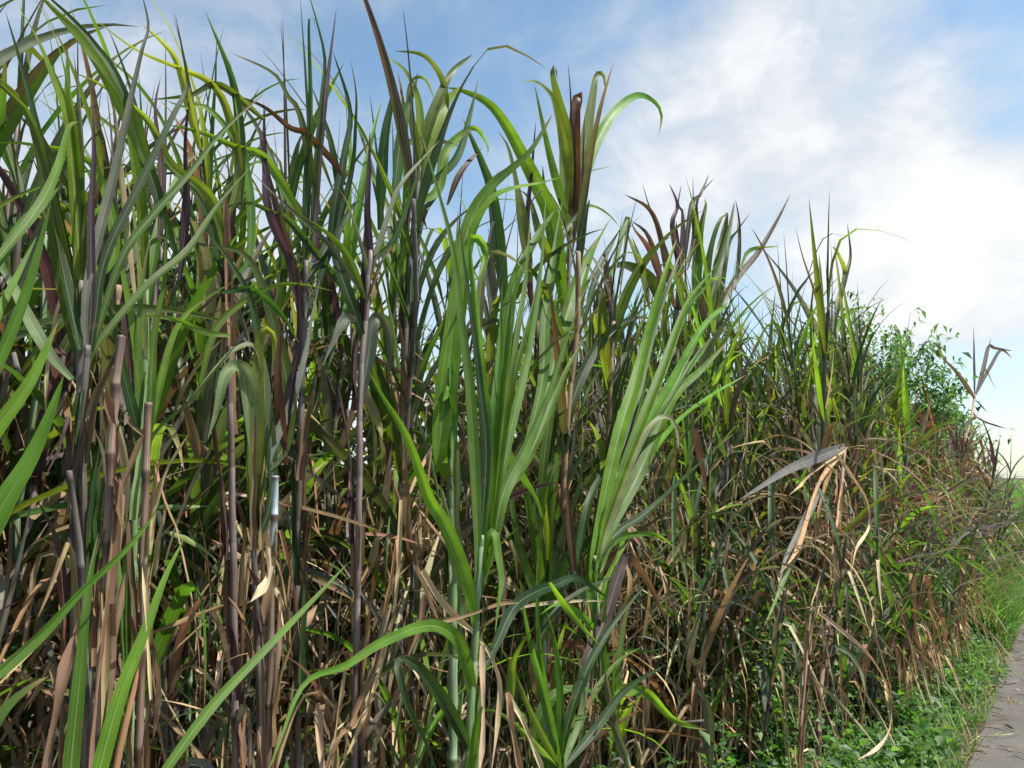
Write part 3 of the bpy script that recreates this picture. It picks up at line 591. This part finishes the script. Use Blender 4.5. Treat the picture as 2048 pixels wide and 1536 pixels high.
hero('straw_cane', 'dead cane with long pale leaf curling into a hook at lower right', 'cane', .84, '1600,1500 1612,1330 1622,1210', 6, 'd', [
     'd 9 -.15 .1|1619,1211 1673,1252 1735,1306 1768,1356 1784,1409 1780,1459 1756,1496 1712,1522', 'd 8 .0|1673,908 1714,966 1735,1004 1739,1053 1714,1095 1704,1142', 's 8 .0|1560,1125 1600,1140 1625,1170 1628,1200',
     'w 12 -.1|1668,1290 1700,1310 1722,1345 1730,1385', 'd 6 .0|1622,1215 1632,1180 1640,1150'], seed=27)
hero('broken_cane', 'snapped cane with a bundle of grey and straw leaves, thicket right', 'cane', 1.08, '1640,1400 1660,1200 1680,1000 1690,900', 9, 'd', [
     's 26 -.1 .1|1690,892 1590,933 1528,970 1478,1000', 'd 12 -.1|1690,895 1623,946 1577,991', 'd 14 -.05|1690,895 1640,960 1600,1080 1560,1150', 's 10 .0|1668,900 1620,910 1590,945', 's 16 -.05|1640,980 1600,1060 1570,1120 1555,1190', 'n 12 .0|1660,930 1640,1010 1630,1090', 'w 10 -.05|1590,1100 1560,1180 1530,1250'], seed=28)
hero('purple_cane', 'cane with one brown purple blade folded over, right of the waxy stalk', 'cane', 1.25, '1140,1600 1160,1450 1180,1330', 10, 'k', [
     'p 27 .0 .1|1167,1340 1208,1244 1240,1140 1257,1113 1296,1164 1338,1253', 'r 17 .05 .2|1153,1160 1140,1070 1133,940', 's 20 -.1 .2|1420,1560 1416,1420 1387,1370', 'k 20 .1|1150,1150 1180,1000 1230,900', 'k 16 -.05|1060,1330 1100,1240 1150,1190 1230,1150', 'b 18 .0|1140,1500 1170,1420 1230,1330 1290,1290'], seed=29)
hero('green_cane', 'stiff upright grey-green young cane rising just right of the shining fan', 'cane', 1.6,
     '1400,1560 1398,1400 1402,1250', 10, 'g', [
     'b 18 .05|1402,1250 1392,1100 1380,900 1364,700', 'b 20 .05|1404,1250 1420,1080 1428,940 1440,790', 'g 16 .05|1402,1250 1440,1100 1470,940 1490,775', 'k 18 .05|1400,1250 1375,1120 1350,1020 1340,900', 'w 14 .0|1400,1240 1425,1120 1418,1000 1424,880',
     'b 12 -.1|1300,1080 1360,1060 1420,1095 1460,1150 1478,1200', 'g 12 -.1|1470,1080 1490,1010 1530,975 1560,990', 'w 10 -.1|1520,975 1548,1000 1555,1060', 'b 16 .0|1402,1250 1450,1180 1490,1090 1500,1000'], seed=30)
hero('green_cane', 'leafy green young cane low in front, right of the waxy stalk, with crossing blades', 'cane', 1.2,
     '1120,1700 1118,1560', 12, 'g', [
     'b 22 .0|1118,1540 1090,1400 1060,1280 1040,1170', 'g 20 .0|1120,1540 1120,1400 1110,1290 1085,1200', 'k 22 .0|1118,1540 1150,1400 1210,1270 1290,1170', 'b 18 .0|1115,1540 1060,1420 1030,1350 1000,1290', 'w 16 .0|1120,1540 1160,1440 1165,1360 1150,1290',
     'g 22 -.1|1020,1420 1022,1340 1035,1300 1070,1250', 'k 20 .0|1122,1540 1190,1460 1250,1380 1330,1330', 'b 14 .0|1116,1540 1020,1440 960,1420 900,1440', 'g 14 .1|1110,1500 1080,1300 1075,1150 1082,1050'], seed=31)
hero('green_cane', 'green cane with straight blades between the waxy stalk and shining fan', 'cane', 1.5,
     '1090,1560 1088,1350 1090,1220', 12, 'g', [
     'b 26 .05|1090,1230 1098,1050 1115,920 1140,790', 'g 22 .05|1092,1230 1070,1080 1050,960 1045,830', 'b 24 .05|1090,1230 1120,1080 1160,960 1165,830', 'k 24 .1|1088,1220 1100,1000 1110,850 1150,700', 'b 20 .05|1086,1230 1040,1100 1020,980 1010,900',
     'g 20 .0|1092,1230 1140,1110 1180,1010 1185,900', 'o 22 -.05|1092,1120 1090,990 1110,925 1125,930', 'k 30 .05|1075,1060 1085,980 1105,930 1118,925'], seed=32)
# ------------------------------------------------------------------ the thicket: every cane a thing of its own
def make_variants(maker, count, seed, lod, flavours):
    out = []
    for i in range(count):
        fl = flavours[i % len(flavours)]; rng = np.random.default_rng(seed+i)
        out.append((fl, [(nm, b.mesh(nm)) for nm, b in maker(rng, fl, lod)]))
    return out
TALL = make_variants(cane_parts, 16, 100, 0, ['purple', 'olive', 'purple', 'green', 'purple', 'olive'])
TALL2 = make_variants(cane_parts, 8, 300, 1, ['purple', 'olive', 'purple', 'green'])
LOW = make_variants(tiller_parts, 9, 500, 0, ['green', 'olive', 'dry'])
PHR = {'purple': 'purple-brown cane with dark leaves', 'olive': 'olive-leaved cane with arching blades', 'green': 'fresh green cane'}
NAMES = {'dry': 'olive_cane', 'purple': 'purple_cane', 'olive': 'olive_cane', 'green': 'green_cane'}
def zone(s):
    return 'near left' if s < 1.7 else 'middle' if s < 4 else 'right half' if s < 8 else 'far right end'
def put(variant, s, p, rz, sc, lean, low=False):
    fl, parts = variant; x = sp(s, p)
    r = empty('cane_shoot' if low else NAMES[fl], tuple(x), (lean[0], lean[1], rz)); r.scale = (sc[0], sc[0], sc[1])
    lab = (('low young %s shoot with straw leaves at its foot, thicket ' % ({'green': 'green', 'olive': 'olive', 'dry': 'withered'}[fl])) if low else PHR[fl]+' among its neighbours, thicket ')+zone(s)
    tag(r, lab, 'cane', 'thicket canes, '+zone(s) if not low else 'low shoots, '+zone(s))
    for nm, me in parts:
        o = bpy.data.objects.new(nm, me); C.objects.link(o); o.parent = r
def height(s):                        # how tall the thicket stands, leaf tips included
    return float(np.interp(s, [0, 1, 2, 2.8, 3.2, 3.8, 4.6, 5.4, 6.4, 7.4, 8.6, 12, 18, 40], [3.3, 3.45, 3.4, 3.2, 2.95, 3.05, 3.4, 3.5, 3.2, 2.78, 2.5, 2.35, 2.25, 2.3]))
def front(s): return float(np.interp(s, [0, 2, 3.2, 4.2, 5.5, 9], [1.75, 1.62, 1.4, 1.2, 1.05, .95]))
rg = np.random.default_rng(4)
count = 0
while count < 228:
    s = .25+11.5*rg.random()**1.35; p = front(s)+.1+1.5*rg.random()**1.3
    if s < 1.6 and rg.random() < .25: continue
    V = TALL if s < 7 else TALL2
    v = V[int(rg.integers(len(V)))]
    h = height(s)*rg.uniform(.74, 1.0)/3.05*(1 if p > front(s)+.45 else .92)
    put(v, s, p, rg.uniform(0, 6.28), (rg.uniform(.85, 1.1), h), rg.normal(0, .045, 2)); count += 1
for i in range(60):
    s = .6+8.5*rg.random()**1.2; p = front(s)-.08+.8*rg.random()
    put((LOW if s < 3.5 else LOW[1::3]+LOW[2::3])[int(rg.integers(9 if s < 3.5 else 6))], s, p, rg.uniform(0, 6.28), (1, rg.uniform(.8, 1.2)), rg.normal(0, .08, 2), True)
# beyond three hundred canes the rest reads as one mass
def mass_object(name, label, cat, items, seed):
    mb = MB(); cache = []
    for i in range(10):
        rng = np.random.default_rng(seed+i); maker = cane_parts if i < 8 else tiller_parts
        fl = ['purple', 'olive', 'purple', 'olive', 'green'][i % 5]
        if maker is tiller_parts: fl = ['dry', 'olive'][i % 2]
        t = MB()
        for nm, b in maker(rng, fl, 1):
            t.v += b.v; t.c += b.c; t.t += b.t; t.u += b.u; t.m += b.m
            t.f += [f+t.n for f in b.f]; t.n += b.n
        cache.append([np.concatenate(q) for q in (t.v, t.f, t.c, t.t, t.u, t.m)])
    for (s, p, rz, sx, sz, low) in items:
        v, f, c, t, u, m = cache[8+int(rg.integers(2))] if low else cache[int(rg.integers(8))]
        R = np.array([[math.cos(rz)*sx, -math.sin(rz)*sx, 0], [math.sin(rz)*sx, math.cos(rz)*sx, 0], [0, 0, sz]])
        lean = rg.normal(0, .05, 2)
        X = v@R.T; X[:, 0] += X[:, 2]*lean[0]; X[:, 1] += X[:, 2]*lean[1]; X = X+sp(s, p)
        k = rg.uniform(.75, 1.25)
        mb.v.append(X); mb.f.append(f+mb.n); mb.c.append(c*k); mb.t.append(t*k); mb.u.append(u); mb.m.append(m); mb.n += len(v)
    o = mb.build(name); tag(o, label, cat, None, 'stuff'); return o
items = []
for i in range(430):
    s = 4.5+8.7*rg.random(); p = front(s)+.1+2.0*rg.random()
    items.append((s, p, rg.uniform(0, 6.28), 1.0, height(s)*rg.uniform(.6, 1)*(1+.07*math.sin(s*2.1))/3.05, False))
for i in range(500):
    s = 3.4+10*rg.random(); items.append((s, front(s)-.1+1.1*rg.random(), rg.uniform(0, 6.28), 1.1, rg.uniform(.8, 1.4), True))
for i in range(200):
    s = .4+7*rg.random(); items.append((s, 2.1+1.5*rg.random(), rg.uniform(0, 6.28), 1.1, rg.uniform(.8, 1.25), True))
for i in range(190):
    s = .4+6*rg.random(); items.append((s, 2.2+1.4*rg.random(), rg.uniform(0, 6.28), 1.0, height(s)*rg.uniform(.6, .98)/3.05, False))
mass_object('cane_thicket', 'dense rows of canes running away to the far right beside the path', 'cane thicket', items, 700)
# straw: fallen and hanging dead leaves tangled between the stems
mb = MB()
def straw(s, p, z, L, w, rng, flat=False):
    kd = str(rng.choice(list('ddnttsdsw')))
    if rng.random() < .2: w *= 1.9
    if flat: el = rng.uniform(-.1, .25); bend = rng.uniform(0, .4)
    else: el = rng.choice([rng.uniform(-1.5, -1.1), rng.uniform(1.1, 1.5), rng.uniform(-1.3, 1.3)]); bend = rng.uniform(.0, .8)
    grown_leaf(mb, sp(s, p, z), rng.uniform(0, 6.28), el, L, w, bend, rng, kd, None, rng.normal(0, 2.5), rng.normal(0, 1), 7, 3, DRY, fold=.5, power=.8, drift=rng.normal(0, 1.2), wave=0)
for i in range(9000):
    s = .5+10*rg.random()**1.1; straw(s, front(s)+1.5*rg.random()**1.2, min(1.9, abs(rg.normal(.7, .5))), rg.uniform(.15, .55), rg.uniform(.003, .012), rg)
for i in range(5200):
    s = 4.5+9*rg.random(); straw(s, front(s)-.05+.6*rg.random(), min(1.9, abs(rg.normal(.7, .55))), rg.uniform(.2, .5), rg.uniform(.005, .014), rg)
for i in range(210):                 # long pale loops of dead leaf in front of the right half
    s = 3.6+6.5*rg.random(); z = rg.uniform(.35, 1.7)
    grown_leaf(mb, sp(s, front(s)+rg.uniform(.02, .4), z), rg.uniform(-2.2, .9), rg.uniform(.2, 1.3), rg.uniform(.45, .95), rg.uniform(.006, .013), rg.uniform(1.6, 3.0), rg, str(rg.choice(list('dddtw'))),
               None, rg.normal(0, 2.0), rg.normal(0, 1), 12, 5, DRY, fold=.7, power=.7, drift=rg.normal(0, .8), wave=.2)
o = mb.build('straw'); tag(o, 'tangle of dead straw-coloured leaves caught between the cane stems', 'straw', None, 'stuff')
# ------------------------------------------------------------------ ground, path, weeds, shrubs and the fields behind
def sheet(name, corners, z, mat, div=1, amp=0.0):
    me = bpy.data.meshes.new(name); (s0, p0), (s1, p1) = corners
    n = div+1; vs = []
    for i in range(n):
        for j in range(n):
            q = sp(s0+(s1-s0)*i/div, p0+(p1-p0)*j/div, z); vs.append(tuple(q))
    fs = [(i*n+j, (i+1)*n+j, (i+1)*n+j+1, i*n+j+1) for i in range(div) for j in range(div)]
    me.from_pydata(vs, [], fs); me.materials.append(mat); o = bpy.data.objects.new(name, me); C.objects.link(o); o['kind'] = 'structure'; return o
sheet('ground', ((-3000, -3000), (3000, 3000)), -.004, M_SOIL)
me = bpy.data.meshes.new('path'); vs = []; fs = []; ss = np.concatenate([np.arange(-6, 40, .12), np.arange(40, 400, 5)]); rr = np.random.default_rng(3); e = 0
for i, s in enumerate(ss):
    e = e*.85+rr.normal(0, .006); vs += [tuple(sp(s, .57+e, .002)), tuple(sp(s, -1.9, .002))]
    if i: a = 2*i; fs += [(a-2, a, a+1, a-1)]
me.from_pydata(vs, [], [f[::-1] for f in fs]); me.materials.append(M_PATH); po = bpy.data.objects.new('path', me); C.objects.link(po); po['kind'] = 'structure'

def leaflets(pos, size, rng, cols, mb, el=(0.1, 1.2), elong=1.6, droop=None):
    """many small pointed leaves, each two folded quads (numpy, one call)"""
    n = len(pos); az = rng.uniform(0, 6.283, n); e = rng.uniform(*el, n)
    D = np.stack([np.cos(e)*np.cos(az), np.cos(e)*np.sin(az), np.sin(e)], 1); Sd = np.stack([-np.sin(az), np.cos(az), 0*az], 1)
    rl = rng.normal(0, .6, n)[:, None]; N0 = np.cross(D, Sd); Sd = Sd*np.cos(rl)+N0*np.sin(rl); N0 = np.cross(D, Sd)
    if droop is not None: D2 = norm(D+np.array((0, 0, -droop)))
    else: D2 = norm(D+np.array((0, 0, -.5)))
    L = (size*rng.uniform(.6, 1.3, n))[:, None]; W = L/elong*.5
    a = pos; mid = pos+D*L*.45; tp = mid+D2*L*.55
    l = mid-Sd*W+N0*W*.35; r = mid+Sd*W+N0*W*.35
    a2 = pos+D*L*.02
    V = np.stack([a, l, tp, mid, r], 1).reshape(-1, 3)          # quads: a,mid,tp,l  a,r,tp,mid
    b = (np.arange(n)*5)[:, None]
    Q = np.concatenate([b+np.array([0, 3, 2, 1]), b+np.array([0, 4, 2, 3])])
    ci = rng.integers(len(cols), size=n); c = np.array([cols[k][0] for k in range(len(cols))])[ci]*rng.uniform(.65, 1.35, n)[:, None]
    t = np.array([cols[k][1] for k in range(len(cols))])[ci]*rng.uniform(.7, 1.3, n)[:, None]
    uv = np.tile(np.array([(.5, 0), (0, .5), (.5, 1), (.5, .5), (1, .5)]), (n, 1))
    mb.raw(V, Q, np.repeat(c, 5, 0), np.repeat(t, 5, 0), uv, SMALL)
def blades(s, p, z, L, w, rng, cols, mb, bend=(.3, 1.5)):
    """many grass blades, 5 rows x 2 (numpy)"""
    n = len(s); base = np.stack([s*HS-p*HC, s*HC+p*HS, z], 1); az = rng.uniform(0, 6.283, n); e0 = rng.uniform(.9, 1.5, n); bd = rng.uniform(*bend, n)
    m = 6; u = np.linspace(0, 1, m); e = e0[:, None]-bd[:, None]*u[None]**1.3
    D = np.stack([np.cos(e)*np.cos(az)[:, None], np.cos(e)*np.sin(az)[:, None], np.sin(e)], -1)
    c = base[:, None]+np.concatenate([np.zeros((n, 1, 3)), np.cumsum(D[:, :-1]*(L/(m-1))[:, None, None], 1)], 1)
    ra = az+rng.normal(1.57, .5, n); Sd = np.stack([np.cos(ra), np.sin(ra), 0*az], 1)
    ww = (np.array([.7, 1, .95, .75, .45, .04])[None]*w[:, None])[..., None]
    V = np.stack([c-Sd[:, None]*ww, c+Sd[:, None]*ww], 2).reshape(-1, 3)
    b = (np.arange(n)*m*2)[:, None, None]; k = (np.arange(m-1)*2)[None, :, None]
    Q = (b+k+np.array([0, 1, 3, 2])[None, None]).reshape(-1, 4)
    ci = rng.integers(len(cols), size=n); cc = np.array([x[0] for x in cols])[ci]*rng.uniform(.7, 1.3, n)[:, None]; tt = np.array([x[1] for x in cols])[ci]*rng.uniform(.7, 1.3, n)[:, None]
    uv = np.tile(np.stack([np.tile([0, 1], m), np.repeat(u, 2)], 1), (n, 1))
    mb.raw(V, Q, np.repeat(cc, 2*m, 0), np.repeat(tt, 2*m, 0), uv, SMALL)
GW = [((.055, .14, .03), (.16, .42, .03)), ((.07, .17, .035), (.2, .45, .04)), ((.035, .10, .03), (.1, .3, .03)), ((.10, .19, .05), (.25, .45, .05))]
GG = [((.10, .19, .05), (.22, .42, .06)), ((.14, .22, .07), (.3, .45, .08)), ((.06, .14, .035), (.15, .35, .04)), ((.30, .26, .13), (.3, .25, .1))]
# creeping weeds at the foot of the thicket
rw = np.random.default_rng(8); mb = MB(); n = 34000
cx = 2.3+9.5*rw.random(260)**1.1; cp = .66+.55*rw.random(260)+.3*(cx < 4)*rw.random(260); ch = rw.uniform(.06, .55, 260)*np.clip((cp-.5)/.7, .25, 1.1)
ch[(cx > 4.2) & (cp > 1.15)] *= 1.6
k = rw.integers(260, size=n); rad = rw.uniform(.08, .32, 260)[k]; a = rw.uniform(0, 6.28, n); q = np.sqrt(rw.random(n))
s_ = cx[k]+rad*q*np.cos(a); p_ = cp[k]+rad*q*np.sin(a)*.7; z_ = ch[k]*(1-q**2)*rw.uniform(.55, 1.1, n)+.01
pos = np.stack([s_*HS-p_*HC, s_*HC+p_*HS, z_], 1)
ok = p_ > .52; big = rw.random(n) < .12; leaflets(pos[ok & ~big], .034, rw, GW, mb, (-.3, .9), 1.45); leaflets(pos[ok & big]+np.array((0, 0, .03)), .075, rw, GW+GG[:1], mb, (-.2, 1.0), 2.1)
n = 9000; s_ = 3.2+4.5*rw.random(n); p_ = .92+.3*rw.random(n)+.2*(s_ < 4.6); z_ = .05+.8*rw.random(n)**1.3       # climbing the stems
keep = (np.sin(s_*9)+np.sin(s_*23+z_*5)) > .1
pos = np.stack([s_*HS-p_*HC, s_*HC+p_*HS, z_], 1)[keep]; leaflets(pos, .045, rw, GW, mb, (-.8, .6), 1.3)
o = mb.build('weeds'); tag(o, 'low creeping green weeds with small round leaves between the thicket and the path', 'weeds', None, 'stuff')
# grass on the verge and along the far path
mb = MB()
n = 6500; s_ = 1.5+14*rw.random(n)**1.2; p_ = .555+.9*rw.random(n)**1.2
blades(s_, p_, 0*s_, rw.uniform(.06, .28, n), rw.uniform(.0015, .004, n), rw, GG, mb)
n = 22000; s_ = 8+55*rw.random(n)**1.7; p_ = .60+(.6+2.2*(s_ > 15))*rw.random(n)**.8
blades(s_, p_, 0*s_, rw.uniform(.3, 1.0, n)*np.clip((p_-.35)/.6, .35, 1.25), rw.uniform(.004, .010, n), rw, GG[:3]+GW[:2], mb)
o = mb.build('verge_grass'); tag(o, 'tall light green grass leaning over the edge of the far path', 'grass', None, 'stuff')
mb = MB()
n = 26000; s_ = 1+60*rw.random(n)**1.5; p_ = 3.6+16*rw.random(n)**1.4
blades(s_, p_, 0*s_, rw.uniform(.25, .8, n), rw.uniform(.006, .014, n), rw, GG[:3]+GW[:2], mb)
n = 9000; s_ = 60+500*rw.random(n)**1.5; p_ = -60+160*rw.random(n); ok = (p_ > .6) | (p_ < -2.6)
blades(s_[ok], p_[ok], 0*s_[ok], rw.uniform(.5, 1.1, ok.sum()), rw.uniform(.05, .12, ok.sum()), rw, GG[:2], mb)
o = mb.build('field_grass'); tag(o, 'open field of light green grass behind the thicket', 'grass', None, 'stuff')
# straw litter on the verge and the edge of the path
mb = MB()
for i in range(1700):
    s = 2.6+12*rw.random()**1.2; p = .76+.5*rw.normal(0, .36)
    if p > .1: straw(s, p, rw.uniform(.006, .016)+.04*max(0, p-.5), rw.uniform(.06, .28), rw.uniform(.0015, .006), rw, True)
o = mb.build('straw_litter'); tag(o, 'dry straw litter scattered along the edge of the grey path', 'straw', None, 'stuff')

# shrubs behind the thicket
def shrub(name, label, x, H, R, seed, cols, leaf, nclump, per, elong=2.2, spread=.5):
    rng = np.random.default_rng(seed); root = empty(name, tuple(x)); tag(root, label, 'shrub', 'shrubs behind the thicket')
    tb = MB(); fb = MB()
    c = np.array([(0, 0, -.05), (rng.normal(0, .05), rng.normal(0, .05), H*.3), (rng.normal(0, .15), rng.normal(0, .15), H*.62)])
    cc = spline(c, 8); tube(tb, cc, np.linspace(.035, .018, 8), (.16, .13, .09), 6)
    tb.build('trunk', root)
    for i in range(nclump):
        a = rng.uniform(0, 6.28); f = rng.uniform(.35, 1); st = cc[int(f*7)]
        rr_ = R*math.sqrt(rng.random()); tip = np.array((rr_*math.cos(a), rr_*math.sin(a), H*(.45+.55*rng.random()*(1-.45*(rr_/R)**2))))
        br = spline([st, (st+tip)/2+np.array((0, 0, .12)), tip], 6); b = MB() if False else tb
        lb = fb; tube(lb, br, np.linspace(.009, .003, 6), (.10, .14, .06), 4, STALK)
        for j in range(3):
            t = br[2+j]; tw = tip+rng.normal(0, spread*.45, 3)
            pos = t+(tw-t)*rng.random((per, 1))+rng.normal(0, .05, (per, 3)); leaflets(pos, leaf, rng, cols, fb, (-.9, .7), elong, 1.1)
    fb.build('foliage', root); return root
TG = [((.08, .17, .06), (.2, .45, .08)), ((.11, .22, .08), (.28, .5, .1)), ((.06, .13, .045), (.15, .35, .05))]
def at(px, d): k = (px-1024)/F; return np.array((k*d, d, 0.))
shrub('leafy_shrub', 'light green shrub with narrow pointed leaves rising above the thicket at the right', at(1755, 13.5), 5.0, 1.5, 21, TG, .18, 105, 24, 3.2, .7)
shrub('leafy_shrub', 'light green shrub showing above the descending thicket, nearest the lone thin cane', at(1850, 17), 3.85, 1.1, 22, TG, .18, 80, 24, 3.2, .6)
shrub('leafy_shrub', 'small-leaved shrub showing through the gap between stems at the upper left', at(420, 4.2), 3.0, .7, 23, GW, .075, 40, 24, 1.9, .45)
shrub('leafy_shrub', 'sunlit shrub low behind the stems at the left', at(330, 4.6), 1.75, 1.1, 24, GW[:2], .07, 50, 24, 1.8, .5)
shrub('leafy_shrub', 'shrub behind the stems at the far left edge', at(60, 4.4), 2.5, .9, 25, GW, .075, 44, 24, 1.9, .45)
shrub('leafy_shrub', 'low shrub behind the stems between the pale folded blades and the centre', at(640, 4.9), 1.7, 1.1, 26, GW[:2], .07, 46, 24, 1.8, .5)
shrub('leafy_shrub', 'low dark shrub behind the central green stalk', at(930, 5.6), 1.5, 1.2, 27, GW, .07, 46, 22, 1.8, .5)
